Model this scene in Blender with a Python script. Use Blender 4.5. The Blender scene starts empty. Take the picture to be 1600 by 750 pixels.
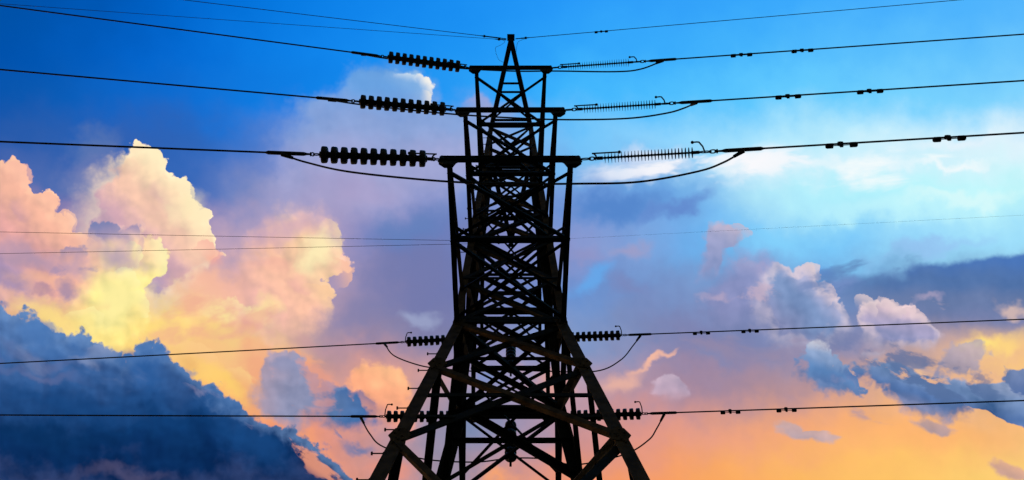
import bpy, bmesh, math, random
from mathutils import Vector, Matrix, Quaternion
random.seed(4)
S = bpy.context.scene
C = S.collection
R = math.radians

# ------------------------------------------------------------------ camera
PITCH = R(63.0)                      # the camera looks steeply up at the pylon
cd = bpy.data.cameras.new('camera')
cam = bpy.data.objects.new('camera', cd); C.objects.link(cam)
cam.location = (0.03, 0, 1.6)
cam.rotation_euler = (R(90) + PITCH, 0, 0)
cd.sensor_width = 36; cd.lens = 1305 / 1600 * 36
cd.clip_start = 0.05; cd.clip_end = 6000
S.camera = cam
S.view_settings.view_transform = 'Standard'; S.view_settings.look = 'None'
S.view_settings.exposure = 0; S.view_settings.gamma = 1; S.view_settings.use_curve_mapping = False

S.cycles.use_adaptive_sampling = True; S.cycles.adaptive_threshold = .02; S.cycles.adaptive_min_samples = 12
S.cycles.max_bounces = 3; S.cycles.diffuse_bounces = 2; S.cycles.glossy_bounces = 2
# ------------------------------------------------------------------ sky
SUN_EL, SUN_AZ = R(4), R(-50)        # azimuth from +Y towards +X
W = bpy.data.worlds.new('World'); W.use_nodes = True; W.cycles.sampling_method = 'MANUAL'; W.cycles.sample_map_resolution = 256
NT = W.node_tree; NT.nodes.clear(); NN = NT.nodes; LK = NT.links
def nd(t, **k):
    n = NN.new(t)
    for a, b in k.items(): setattr(n, a, b)
    return n
def setin(n, i, v):
    s = n.inputs[i]
    if isinstance(v, bpy.types.NodeSocket): LK.new(v, s)
    else: s.default_value = v
def M(op, a, b=0.0, c=0.0, clamp=False):
    n = nd('ShaderNodeMath', operation=op, use_clamp=clamp); setin(n, 0, a); setin(n, 1, b)
    if op in ('MULTIPLY_ADD', 'SMOOTH_MIN', 'SMOOTH_MAX'): setin(n, 2, c)
    return n.outputs[0]
def V(op, a, b=(0, 0, 0)):
    n = nd('ShaderNodeVectorMath', operation=op); setin(n, 0, a)
    if op == 'SCALE': setin(n, 3, b)
    elif op != 'LENGTH': setin(n, 1, b)
    return n.outputs['Value'] if op in ('DOT_PRODUCT', 'LENGTH') else n.outputs[0]
def comb(x, y, z=0.0):
    n = nd('ShaderNodeCombineXYZ'); setin(n, 0, x); setin(n, 1, y); setin(n, 2, z); return n.outputs[0]
def mapr(v, a, b, c=0.0, d=1.0, smooth=True):
    n = nd('ShaderNodeMapRange', interpolation_type='SMOOTHSTEP' if smooth else 'LINEAR')
    for i, q in enumerate((v, a, b, c, d)): setin(n, i, q)
    return n.outputs[0]
def lin(c):
    f = lambda u: (u / 255 / 12.92) if u <= 10 else ((u / 255 + .055) / 1.055) ** 2.4
    return (f(c[0]), f(c[1]), f(c[2]), c[3] if len(c) > 3 else 1.0)
def mix(f, a, b, mode='MIX'):
    n = nd('ShaderNodeMix', data_type='RGBA', blend_type=mode, clamp_factor=True)
    setin(n, 0, f); setin(n, 6, a); setin(n, 7, b); return n.outputs[2]
class Outs:
    def __init__(s, o): s.outputs = o
def ramp(f, stops, interp='LINEAR'):
    g = bpy.data.node_groups.new('colour_chart', 'ShaderNodeTree')       # a small tree of its own: quick to edit
    g.interface.new_socket('Fac', in_out='INPUT', socket_type='NodeSocketFloat')
    g.interface.new_socket('Color', in_out='OUTPUT', socket_type='NodeSocketColor')
    g.interface.new_socket('Alpha', in_out='OUTPUT', socket_type='NodeSocketFloat')
    gi = g.nodes.new('NodeGroupInput'); go = g.nodes.new('NodeGroupOutput')
    n = g.nodes.new('ShaderNodeValToRGB'); cr = n.color_ramp; cr.interpolation = interp
    while len(cr.elements) > 1: cr.elements.remove(cr.elements[0])
    cr.elements[0].position = stops[0][0]; cr.elements[0].color = stops[0][1]
    for p, c in stops[1:]:
        e = cr.elements.new(p); e.color = c
    g.links.new(gi.outputs[0], n.inputs[0]); g.links.new(n.outputs[0], go.inputs[0]); g.links.new(n.outputs[1], go.inputs[1])
    gn = nd('ShaderNodeGroup'); gn.node_tree = g; setin(gn, 0, f)
    return Outs([gn.outputs[0], gn.outputs[1]])

# the sky is charted by direction: a tangent chart of the dome about azimuth 0, elevation 63 deg,
# in units of 100 per 1/13.05 rad, so every cloud has a fixed bearing and height in the sky
tc = nd('ShaderNodeTexCoord')
D = tc.outputs['Generated']
D = V('NORMALIZE', D)
fwd = V('DOT_PRODUCT', D, (0, math.cos(PITCH), math.sin(PITCH)))
rgt = V('DOT_PRODUCT', D, (1, 0, 0))
upp = V('DOT_PRODUCT', D, (0, -math.sin(PITCH), math.cos(PITCH)))
fz = M('MAXIMUM', fwd, 0.08)
U0 = M('MULTIPLY_ADD', M('DIVIDE', rgt, fz), 13.05, 8.0)
V0 = M('MULTIPLY_ADD', M('DIVIDE', upp, fz), -13.05, 3.75)
P = comb(U0, V0)
def noise(p, scale, detail=4, rough=0.55, color=True, dist=0.0):
    n = nd('ShaderNodeTexNoise', noise_dimensions='3D')
    ro = nd('ShaderNodeMapping'); setin(ro, 0, p); ro.inputs[2].default_value = (.5, .35, .62 + scale); setin(n, 'Vector', ro.outputs[0])
    n.inputs['Scale'].default_value = scale; n.inputs['Detail'].default_value = detail
    n.inputs['Roughness'].default_value = rough; n.inputs['Distortion'].default_value = dist
    return n.outputs['Color' if color else 0]
def voro(p, scale, detail, rough):
    n = nd('ShaderNodeTexVoronoi', voronoi_dimensions='2D', feature='F1', distance='EUCLIDEAN', normalize=False)
    setin(n, 'Vector', p); n.inputs['Scale'].default_value = scale
    n.inputs['Detail'].default_value = detail; n.inputs['Roughness'].default_value = rough
    n.inputs['Lacunarity'].default_value = 2.2
    return n.outputs['Distance']
warp_small = V('SUBTRACT', noise(P, 2.2, 3.3, 0.58), (.5, .5, .5))
warp_big = V('SUBTRACT', noise(V('ADD', P, (31.7, 12.3, 0)), 0.75, 3, 0.5), (.5, .5, .5))
PW = V('ADD', P, V('ADD', V('SCALE', warp_small, 0.55), V('SCALE', warp_big, 0.9)))
PC = V('ADD', P, V('SCALE', warp_small, 0.16))            # gentler warp for cloud outlines
LIGHT = (0.08, -0.08, 0)
B0 = M('MULTIPLY', voro(PC, 3.0, 2.6, 0.52), 0.62)                            # billows
def billow(p):
    n = nd('ShaderNodeTexVoronoi', voronoi_dimensions='2D', feature='SMOOTH_F1', distance='EUCLIDEAN', normalize=False)
    setin(n, 'Vector', p); n.inputs['Scale'].default_value = 1.35; n.inputs['Detail'].default_value = 2.0
    n.inputs['Roughness'].default_value = .5; n.inputs['Lacunarity'].default_value = 2.3; n.inputs['Smoothness'].default_value = .6
    return n.outputs['Distance']
RELIEF = M('MULTIPLY', M('SUBTRACT', billow(V('ADD', PC, LIGHT)), billow(PC)), 1.7)   # >0 on the side facing the light
FINE = M('SUBTRACT', noise(V('ADD', PC, (7.1, 3.3, 0)), 1.5, 4.2, 0.54, color=False), 0.5)
sep = nd('ShaderNodeSeparateXYZ'); setin(sep, 0, PW); UW, VW = sep.outputs[0], sep.outputs[1]
UN = M('DIVIDE', UW, 16.0)

def after(c, p):
    """p, made to wait for colour c (keeps the shader's evaluation in sequence)"""
    n = nd('ShaderNodeVectorMath', operation='MULTIPLY_ADD')
    setin(n, 0, c); n.inputs[1].default_value = (1e-9, 1e-9, 1e-9); setin(n, 2, p); return n.outputs[0]
GRID = [
 (0, '0 80 165 0|0 84 175 0|0 92 190 0|0 104 208 0|5 118 222 0|12 128 232 0|18 135 238 0|25 142 242 0|32 148 246 0|40 155 250 0|48 160 250 0|52 163 250 0|55 168 252 0|65 172 253 0|72 176 253 0|78 180 253 0|85 182 253 0'),
 (75, '0 80 170 0|2 88 182 0|2 96 198 0|5 108 214 0|10 122 226 0|15 132 236 0|22 140 240 0|28 148 244 0|38 155 248 0|45 162 250 0|55 170 252 0|62 175 252 0|70 180 252 0|82 186 253 0|90 190 253 0|98 194 253 0|105 196 253 0'),
 (150, '8 84 172 0|12 92 182 0|12 100 198 0|15 110 212 0|15 122 224 0|15 130 232 0|25 142 240 0|40 155 245 0|45 165 250 0|60 180 253 0|75 188 254 0|85 194 254 .05|95 200 254 .1|105 205 254 .1|115 208 254 .1|122 210 254 .1|130 212 254 .1'),
 (225, '40 90 170 .05|45 95 175 .05|50 98 180 .05|40 100 185 .05|60 115 200 .1|130 155 215 .2|155 165 212 .2|150 168 215 .2|130 175 235 .2|105 195 250 .1|140 208 252 .1|150 218 253 .15|175 230 253 .15|190 238 253 .15|200 238 253 .15|215 243 253 .15|225 244 253 .15'),
 (300, '90 110 175 .1|70 105 175 .1|60 105 180 .1|45 100 185 .05|130 145 195 .25|178 165 203 .3|165 160 203 .3|105 140 208 .2|140 155 208 .2|110 152 218 .3|95 148 215 .35|120 185 240 .35|190 242 253 .15|175 240 253 .12|185 245 253 .12|195 248 253 .12|190 245 250 .25'),
 (375, '190 150 175 .4|200 155 175 .4|225 175 170 .4|200 165 180 .4|185 162 190 .4|180 160 195 .3|92 122 188 .15|108 126 186 .15|135 140 192 .15|140 150 205 .25|130 165 220 .3|95 175 240 .3|140 210 250 .3|110 195 250 .3|150 215 250 .25|155 220 252 .1|160 225 252 .2'),
 (450, '222 158 150 .6|236 176 152 .6|245 200 145 .6|236 180 165 .5|242 184 165 .5|185 158 182 .4|118 124 174 .2|112 120 172 .2|118 128 185 .2|100 150 215 .3|115 140 195 .3|125 155 205 .3|110 150 205 .3|115 150 205 .3|95 130 185 .3|100 130 180 .3|115 135 175 .3'),
 (525, '210 160 130 .6|250 215 120 .6|250 220 125 .6|250 215 130 .6|250 205 140 .6|172 142 165 .5|136 130 166 .3|124 126 168 .3|130 138 188 .3|135 160 205 .3|122 136 182 .3|128 128 172 .35|120 134 180 .4|126 138 182 .5|138 140 178 .5|225 178 145 .6|250 200 135 .6'),
 (600, '230 160 120 .6|240 170 110 .6|250 190 110 .6|250 195 115 .6|248 180 125 .6|200 150 150 .6|240 165 135 .5|180 150 165 .5|150 150 190 .5|190 160 175 .4|172 142 162 .4|158 134 160 .3|172 142 156 .3|190 150 150 .4|225 175 145 .5|240 185 140 .6|235 185 140 .6'),
 (675, '240 150 100 .5|240 150 100 .5|240 150 100 .5|245 155 100 .5|245 150 110 .5|235 150 125 .7|190 148 155 .7|135 140 172 .6|145 148 185 .5|212 146 140 .3|222 150 138 .25|232 158 132 .2|242 166 124 .2|252 176 118 .2|253 182 112 .25|253 182 112 .3|245 190 125 .3'),
 (750, '200 120 90 .5|200 120 90 .5|200 120 90 .5|200 130 100 .5|225 140 110 .6|240 150 110 .7|200 150 150 .7|130 140 170 .6|210 150 145 .5|240 150 108 .25|246 156 104 .2|250 166 98 .15|252 180 98 .15|253 190 102 .15|254 198 106 .15|254 204 112 .2|250 208 118 .2'),
]
col = amp = None
for k, (y, row) in enumerate(GRID):
    st = []
    for i, c in enumerate(row.split('|')):
        st.append((i / 16, lin([float(q) for q in c.split()])))
    if col is not None:
        sq = nd('ShaderNodeSeparateXYZ'); setin(sq, 0, after(col, PW)); UN = M('DIVIDE', sq.outputs[0], 16.0); VW = sq.outputs[1]
    rn = ramp(UN, st, 'B_SPLINE')
    if col is None: col, amp = rn.outputs[0], rn.outputs[1]
    else:
        f = mapr(VW, y / 100 - .82, y / 100 + .07)
        col = mix(f, col, rn.outputs[0])
        a = nd('ShaderNodeMix', data_type='FLOAT'); setin(a, 0, f); setin(a, 2, amp); setin(a, 3, rn.outputs[1]); amp = a.outputs[0]
# light and dark within the soft cloud masses
def texture(col, amount, rel=1.0, fin=1.0, tint=(1.0, .78, .6)):
    s = M('ADD', M('MULTIPLY', RELIEF, 0.55 * rel), M('MULTIPLY', FINE, 1.2 * fin))
    s = M('MULTIPLY', s, amount)
    k = V('ADD', V('SCALE', tint, s), (1, 1, 1)) if False else None
    n = nd('ShaderNodeVectorMath', operation='MULTIPLY_ADD')
    setin(n, 0, comb(s, s, s)); n.inputs[1].default_value = tint; n.inputs[2].default_value = (1, 1, 1)
    return V('MULTIPLY', col, V('MAXIMUM', n.outputs[0], (.15, .15, .15)))
col = texture(col, amp, 0.25, 0.55)

SHARED = ('P', 'PC', 'PW', 'B0', 'RELIEF', 'FINE')
def layer(fn):
    """builds one cloud layer as a node group of its own"""
    def wrap(col, *a, **k):
        G_ = globals(); keep = {n: G_[n] for n in SHARED + ('NN', 'LK')}
        g = bpy.data.node_groups.new('cloud_layer', 'ShaderNodeTree')
        g.interface.new_socket('col', in_out='INPUT', socket_type='NodeSocketColor')
        for n in SHARED: g.interface.new_socket(n, in_out='INPUT', socket_type='NodeSocketVector' if n[0] == 'P' else 'NodeSocketFloat')
        g.interface.new_socket('col', in_out='OUTPUT', socket_type='NodeSocketColor')
        G_['NN'] = g.nodes; G_['LK'] = g.links
        gi = g.nodes.new('NodeGroupInput'); go = g.nodes.new('NodeGroupOutput')
        for i, n in enumerate(SHARED): G_[n] = gi.outputs[i + 1]
        out = fn(gi.outputs[0], *a, **k); g.links.new(out, go.inputs[0])
        G_.update(keep)
        gn = nd('ShaderNodeGroup'); gn.node_tree = g; setin(gn, 0, col)
        for i, n in enumerate(SHARED): setin(gn, i + 1, keep[n])
        return gn.outputs[0]
    return wrap
@layer
def blob(col, c, x, y, rx, ry, rot=0.0, f=1.0, inner=0.0, wob=0.35):
    """a soft patch of cloud"""
    m = nd('ShaderNodeMapping', vector_type='TEXTURE'); setin(m, 0, after(col, PW if wob > .2 else PC))
    m.inputs[1].default_value = (x / 100, y / 100, 0); m.inputs[2].default_value = (0, 0, R(rot)); m.inputs[3].default_value = (rx / 100, ry / 100, 1)
    l = M('SUBTRACT', V('LENGTH', m.outputs[0]), M('MULTIPLY', FINE, wob * 2.2))
    return mix(mapr(l, 1.0, inner, 0.0, f), col, lin(c))

@layer
def lobe(col, c, x, y, rx, ry, rot=0, ldir=-45, f=.8, soft=.1, bil=.17, lo=-.4, hi=.95):
    """a rounded head of cloud, crisp and bright on the side ldir that faces the light, melting away behind"""
    m = nd('ShaderNodeMapping', vector_type='TEXTURE'); setin(m, 0, after(col, PC))
    m.inputs[1].default_value = (x / 100, y / 100, 0); m.inputs[2].default_value = (0, 0, R(rot)); m.inputs[3].default_value = (rx / 100, ry / 100, 1)
    g = (rx + ry) / 200
    d = M('ADD', M('SUBTRACT', 1.0, V('LENGTH', m.outputs[0])), M('MULTIPLY', M('SUBTRACT', .5, B0), bil / g))
    k = R(ldir - rot)
    t = V('DOT_PRODUCT', m.outputs[0], (math.cos(k), math.sin(k), 0))
    t = M('ADD', t, M('MULTIPLY', FINE, .8))
    return mix(M('MULTIPLY', mapr(d, 0.0, soft), mapr(t, lo, hi, 0, f)), col, lin(c))
@layer
def scatter(col, c, x, y, rx, ry, rot, scale, stretch, th, wid=.1, f=.8, seed=0.0, detail=4.0):
    """broken scraps of cloud thrown over an elliptical stretch of sky"""
    pa = after(col, P)
    m = nd('ShaderNodeMapping', vector_type='TEXTURE'); setin(m, 0, pa)
    m.inputs[1].default_value = (x / 100, y / 100, 0); m.inputs[2].default_value = (0, 0, R(rot)); m.inputs[3].default_value = (rx / 100, ry / 100, 1)
    m2 = nd('ShaderNodeMapping', vector_type='TEXTURE'); setin(m2, 0, pa)
    m2.inputs[1].default_value = (seed, seed * .7, seed * 1.3); m2.inputs[2].default_value = (0, 0, R(rot)); m2.inputs[3].default_value = (stretch, 1, 1)
    n = nd('ShaderNodeTexNoise', noise_dimensions='3D'); setin(n, 'Vector', m2.outputs[0])
    n.inputs['Scale'].default_value = scale; n.inputs['Detail'].default_value = detail; n.inputs['Roughness'].default_value = .58; n.inputs['Distortion'].default_value = .25
    reg = mapr(V('LENGTH', m.outputs[0]), 1.0, .3)
    q = M('ADD', n.outputs[0], M('MULTIPLY_ADD', reg, .16, -.16))
    return mix(M('MULTIPLY', mapr(q, th, th + wid), M('MULTIPLY', reg, f)), col, lin(c))
@layer
def cloud(col, poly, centre, scale, rot, stops, gdir, soft=.10, bil=.35, rel=.5, fin=.5, rim=None, rimw=.25, alpha=1.0, soft_ang=None, tint=(1.0, .78, .6), rag=.4, ridge=None):
    """a cloud with a crisp billowing outline: radius charted by angle about its centre.
    stops: colours along gdir (degrees) from -1 to 1 across the cloud; rim: colour of its lit edge"""
    sx, sy = scale[0] / 100, scale[1] / 100
    m = nd('ShaderNodeMapping', vector_type='TEXTURE'); setin(m, 0, after(col, PC))
    m.inputs[1].default_value = (centre[0] / 100, centre[1] / 100, 0); m.inputs[2].default_value = (0, 0, R(rot)); m.inputs[3].default_value = (sx, sy, 1)
    q = m.outputs[0]
    sp = nd('ShaderNodeSeparateXYZ'); setin(sp, 0, q)
    ang = M('MULTIPLY_ADD', M('ARCTAN2', sp.outputs[1], sp.outputs[0]), 1 / (2 * math.pi), 0.5)
    pts = []
    cr, sr = math.cos(R(-rot)), math.sin(R(-rot))
    loc = []
    for x, y in poly:
        dx, dy = (x - centre[0]) / 100, (y - centre[1]) / 100
        loc.append(((dx * cr - dy * sr) / sx, (dx * sr + dy * cr) / sy))
    def rad(a):                      # ray cast against the outline
        ca, sa = math.cos(a), math.sin(a); best = 0.02
        for i in range(len(loc)):
            (x1, y1), (x2, y2) = loc[i], loc[(i + 1) % len(loc)]
            ex, ey = x2 - x1, y2 - y1
            den = ca * ey - sa * ex
            if abs(den) < 1e-9: continue
            t = (x1 * ey - y1 * ex) / den; u = (x1 * sa - y1 * ca) / den
            if t > 0 and -1e-6 <= u <= 1 + 1e-6: best = max(best, t)
        return best
    K = 31
    st = []
    for i in range(K):
        a = (i / (K - 1) - .5) * 2 * math.pi
        r = min(rad(a) / 3.0, 1.0)
        s_ = soft
        if soft_ang:
            for a0, wdt, sv in soft_ang:     # angles in degrees in which the edge is blurred
                da = abs((math.degrees(a) - a0 + 180) % 360 - 180)
                s_ = max(s_, sv * max(0, 1 - (da / wdt) ** 2))
        st.append((i / (K - 1), (r, min(s_, 1), 0, 1)))
    rr = nd('ShaderNodeSeparateColor'); setin(rr, 0, ramp(ang, st, 'CARDINAL').outputs[0])
    r = V('LENGTH', q)
    depth = M('SUBTRACT', M('MULTIPLY', rr.outputs[0], 3.0), r)               # >0 inside
    g = .5 * (sx + sy); edge = rr.outputs[1]
    if ridge:                        # a bank: its upper edge charted along the horizontal instead
        x0, x1 = ridge[0][0], ridge[-1][0]
        def top(x):
            for (a, ya), (b, yb) in zip(ridge, ridge[1:]):
                if x <= b: return ya + (yb - ya) * (x - a) / (b - a)
            return ridge[-1][1]
        sq = nd('ShaderNodeSeparateXYZ'); setin(sq, 0, after(col, PC))
        stp = [(i / 31, (top(x0 + (x1 - x0) * i / 31) / 1000, 0, 0, 1)) for i in range(32)]
        tr = nd('ShaderNodeSeparateColor')
        setin(tr, 0, ramp(M('MULTIPLY_ADD', sq.outputs[0], 100 / (x1 - x0), -x0 / (x1 - x0)), stp, 'CARDINAL').outputs[0])
        g = 1.0; edge = soft
        depth = M('SUBTRACT', sq.outputs[1], M('MULTIPLY', tr.outputs[0], 10.0))
    depth = M('ADD', depth, M('MULTIPLY', M('SUBTRACT', 0.5, B0), bil / g))
    depth = M('ADD', depth, M('MULTIPLY', FINE, rag * 1.2 / g))
    mask = mapr(M('DIVIDE', depth, edge), -0.5, 0.5, 0, alpha)
    gd = M('ADD', M('MULTIPLY', sp.outputs[0], math.cos(R(gdir))), M('MULTIPLY', sp.outputs[1], math.sin(R(gdir))))
    gd = M('ADD', M('MULTIPLY_ADD', gd, .5, .5), M('MULTIPLY', FINE, .35))
    cc = ramp(gd, [(p, lin(c)) for p, c in stops], 'EASE').outputs[0]
    if rim:
        f = mapr(M('ADD', depth, M('MULTIPLY', RELIEF, -.12 / g)), 0.0, 1.6 * rimw / g, 0.6, 0.0)
        cc = mix(f, cc, lin(rim))
    cc = texture(cc, 1.0, rel, fin, tint)
    return mix(mask, col, cc)

# --- pale lilac cloud mass, upper middle
col = cloud(col, [(440, 300), (445, 215), (470, 160), (530, 150), (545, 110), (580, 97), (640, 108), (672, 130), (678, 165), (700, 180), (790, 150), (800, 250), (700, 300), (600, 320)],
            (600, 220), (150, 100), 0, [(0, (110, 165, 225)), (.35, (140, 165, 215)), (.7, (160, 165, 210)), (1, (165, 165, 208))], 90,
            soft=.28, bil=.22, rel=.22, fin=.3, alpha=.88, soft_ang=[(90, 80, 1.0), (0, 50, .8), (180, 45, .6)], tint=(.9, .8, .6))
col = lobe(col, (112, 166, 226), 600, 150, 56, 46, 0, -100, .6, soft=.5)
col = lobe(col, (150, 190, 230), 632, 140, 44, 34, 10, -50, .8, soft=.25, bil=.2)
col = lobe(col, (250, 246, 236), 655, 138, 22, 22, 0, -45, .95, soft=.15, bil=.14, lo=-.1)
col = lobe(col, (236, 232, 226), 660, 158, 17, 20, 0, -10, .8, soft=.2, bil=.14, lo=-.2)
col = lobe(col, (205, 222, 238), 632, 124, 22, 13, 10, -70, .8, soft=.2, bil=.14)
col = lobe(col, (178, 168, 204), 745, 175, 34, 30, 0, -70, .7, soft=.4)
col = blob(col, (168, 154, 196), 540, 290, 120, 50, 0, .5)
col = blob(col, (100, 130, 188), 640, 365, 80, 50, -20, .7, .1, .4)
col = blob(col, (150, 175, 225), 745, 290, 60, 30, 0, .5)
# --- shaded tower of cloud behind the bright one
col = blob(col, (95, 122, 178), 150, 222, 55, 42, 0, .7, .1, .4)
col = blob(col, (120, 130, 180), 150, 290, 70, 80, 0, .8, .2, .3)
col = blob(col, (188, 160, 178), 165, 340, 70, 60, 0, .8, .2, .3)
# --- salmon cloud at the far left
col = cloud(col, [(-60, 240), (0, 250), (18, 254), (32, 257), (46, 272), (46, 290), (58, 302), (78, 300), (88, 311), (80, 328), (98, 331), (110, 344), (125, 362), (160, 385), (160, 470), (-60, 470)],
            (20, 380), (120, 120), 0, [(0, (146, 142, 188)), (.3, (172, 148, 184)), (.52, (226, 166, 162)), (.75, (246, 184, 160)), (1, (253, 198, 168))], -45,
            soft=.03, bil=.30, rel=.5, fin=.5, rag=.15, rim=(255, 200, 168), rimw=.16, soft_ang=[(90, 80, .8), (30, 30, .5)])
col = lobe(col, (250, 188, 166), 22, 280, 30, 26, 0, -50, .7)
col = lobe(col, (252, 190, 164), 68, 322, 26, 22, 0, -50, .7)
col = lobe(col, (252, 194, 166), 98, 350, 26, 22, 20, -60, .7)
col = lobe(col, (196, 150, 172), 40, 325, 30, 26, 0, 160, .5, soft=.5)
# --- great bright cumulus
col = cloud(col, [(150, 290), (185, 250), (200, 236), (214, 228), (235, 232), (252, 241), (264, 256), (268, 273), (282, 275), (296, 289), (303, 300), (311, 318), (319, 329), (325, 342), (326, 356), (318, 370), (340, 378), (343, 393), (326, 410), (300, 430), (250, 470), (180, 430), (140, 360)],
            (235, 340), (90, 90), 0, [(0, (158, 146, 188)), (.28, (210, 168, 180)), (.55, (246, 200, 176)), (.8, (254, 222, 184)), (1, (255, 238, 198))], -45,
            soft=.04, bil=.34, rel=.42, fin=.35, rag=.15, rim=(255, 240, 200), rimw=.10, soft_ang=[(180, 75, 1.0), (90, 60, .9), (-145, 30, .6)])
col = lobe(col, (255, 240, 196), 228, 262, 34, 28, 0, -50, .85)
col = lobe(col, (222, 176, 178), 262, 300, 34, 28, 0, 150, .5, soft=.5)
col = lobe(col, (255, 238, 194), 276, 306, 34, 28, 20, -45, .8)
col = lobe(col, (255, 236, 192), 292, 342, 34, 34, 20, -35, .8)
col = lobe(col, (240, 190, 176), 250, 345, 40, 34, 20, -60, .5, soft=.3)
col = lobe(col, (250, 186, 168), 318, 398, 28, 22, 0, -50, .8)
col = lobe(col, (255, 232, 190), 190, 262, 24, 20, 0, -70, .4, soft=.5)
col = blob(col, (255, 238, 190), 285, 320, 40, 45, 40, .6, .1, .3)
col = blob(col, (250, 170, 150), 330, 395, 30, 22, 0, .5, .1, .3)
# --- peach and yellow field below it
col = blob(col, (248, 188, 160), 330, 450, 110, 50, 0, .7, .1, .4)
col = blob(col, (176, 155, 185), 370, 405, 55, 30, -35, .75, .1, .35)
col = blob(col, (238, 178, 160), 120, 380, 60, 25, 20, .6, .1, .35)
col = cloud(col, [(165, 365), (205, 352), (232, 362), (252, 382), (262, 402), (258, 425), (240, 442), (228, 452), (223, 470), (220, 495), (185, 540), (120, 540), (120, 470), (150, 420)],
            (195, 440), (70, 90), 0, [(0, (255, 236, 148)), (.4, (255, 238, 152)), (.75, (250, 214, 170)), (1, (232, 190, 185))], -100,
            soft=.08, bil=.32, rel=.7, fin=.5, rag=.2, soft_ang=[(180, 90, 1.0), (90, 60, 1.0)])
col = blob(col, (255, 240, 162), 180, 475, 70, 50, -30, .85, .2, .3)
col = blob(col, (255, 225, 138), 100, 505, 95, 28, 15, .8, .2, .3)
col = blob(col, (250, 190, 150), 60, 445, 90, 25, 0, .5, .1, .4)
col = lobe(col, (255, 246, 186), 238, 405, 24, 34, 0, -20, .7)
col = lobe(col, (228, 178, 172), 222, 392, 12, 34, 5, 180, .55, soft=.4)
col = lobe(col, (255, 246, 180), 205, 402, 16, 30, 5, -40, .6)
col = lobe(col, (255, 246, 178), 190, 440, 30, 24, 0, -60, .7)
col = lobe(col, (255, 243, 170), 212, 478, 22, 22, 0, -20, .6)
col = lobe(col, (248, 190, 140), 150, 470, 40, 20, -20, 120, .5, soft=.4)
col = lobe(col, (255, 240, 165), 130, 500, 34, 18, -10, -60, .7)
col = blob(col, (165, 145, 175), 40, 405, 80, 34, 5, .75, .1, .4)
# grey lilac puffs in front of it
col = blob(col, (172, 152, 184), 175, 405, 58, 34, 10, .7, .1, .5)
col = lobe(col, (150, 140, 180), 180, 385, 42, 34, 10, -80, .7, soft=.4, bil=.2)
col = lobe(col, (108, 126, 178), 163, 370, 27, 27, -15, -95, .85, soft=.16, bil=.22)
col = lobe(col, (132, 130, 176), 204, 372, 20, 24, 15, -80, .75, soft=.2, bil=.2)
col = lobe(col, (196, 160, 184), 216, 378, 12, 20, 10, -10, .6, soft=.4, bil=.12)
col = blob(col, (165, 148, 180), 100, 425, 60, 22, 5, .6, .1, .5)
col = lobe(col, (128, 130, 176), 114, 404, 30, 22, -8, -85, .75, soft=.3, bil=.22)
col = scatter(col, (150, 138, 176), 110, 440, 110, 50, -5, 3.0, 1.6, .50, .12, .6, 21.3)
col = blob(col, (165, 140, 168), 90, 452, 26, 15, 10, .85, .1, .4)
col = blob(col, (185, 145, 160), 55, 465, 26, 8, 5, .8, .1, .4)
col = blob(col, (150, 138, 172), 15, 488, 22, 12, 10, .9, .2, .3)
# --- middle cumulus with the glowing heart
col = cloud(col, [(400, 380), (440, 350), (480, 340), (505, 345), (522, 360), (535, 385), (548, 402), (545, 418), (528, 432), (512, 440), (524, 455), (518, 468), (508, 472), (514, 488), (480, 510), (430, 520), (380, 500), (370, 430)],
            (460, 430), (90, 85), 0, [(0, (232, 178, 170)), (.4, (246, 192, 165)), (.7, (252, 208, 168)), (1, (246, 198, 180))], -35,
            soft=.06, bil=.32, rel=.55, fin=.5, rag=.2, soft_ang=[(180, 80, 1.0), (90, 60, .8), (-90, 70, .9)])
col = lobe(col, (255, 222, 170), 515, 378, 26, 36, 0, -10, .7)
col = lobe(col, (248, 190, 160), 520, 425, 30, 24, 0, -20, .7)
col = lobe(col, (228, 166, 168), 480, 440, 40, 24, 0, 150, .5, soft=.4)
col = lobe(col, (252, 204, 160), 490, 462, 34, 20, 0, -30, .7)
col = lobe(col, (240, 175, 160), 420, 425, 44, 28, 0, -70, .5, soft=.3)
col = blob(col, (255, 240, 186), 498, 392, 34, 42, 15, .85, .1, .3)
col = blob(col, (208, 166, 186), 440, 358, 60, 26, -10, .6, .1, .4)
col = blob(col, (255, 238, 160), 355, 490, 42, 26, 10, .75, .1, .4)
col = blob(col, (255, 232, 160), 415, 490, 30, 36, 0, .7, .1, .4)
col = blob(col, (250, 195, 140), 330, 560, 110, 45, 0, .6, .1, .4)
col = blob(col, (255, 215, 110), 340, 600, 60, 22, 40, .6, .1, .4)
col = blob(col, (240, 160, 130), 390, 575, 45, 50, 20, .6, .1, .4)
col = lobe(col, (255, 238, 170), 360, 482, 34, 22, 0, -60, .6, soft=.25, bil=.3)
col = lobe(col, (238, 170, 145), 330, 512, 44, 22, 0, 120, .5, soft=.4)
col = lobe(col, (253, 205, 140), 300, 555, 44, 20, 20, -70, .6)
col = lobe(col, (253, 210, 140), 368, 590, 34, 20, 30, -50, .6, soft=.3, bil=.3)
col = scatter(col, (236, 160, 148), 330, 500, 200, 90, -20, 1.6, 1.8, .50, .16, .5, 3.1)
col = scatter(col, (255, 226, 150), 300, 520, 200, 70, 25, 1.9, 1.8, .52, .12, .6, 8.4)
# --- mauve veil left of the mast, brighter puff low in it
col = blob(col, (116, 122, 172), 640, 430, 100, 70, 0, .6, .1, .4)
col = blob(col, (122, 126, 172), 560, 490, 90, 40, -5, .55, .1, .4)
col = blob(col, (160, 170, 205), 660, 492, 40, 22, 0, .7, .1, .4)
col = blob(col, (195, 150, 160), 500, 540, 80, 22, 0, .5, .1, .4)
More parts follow.
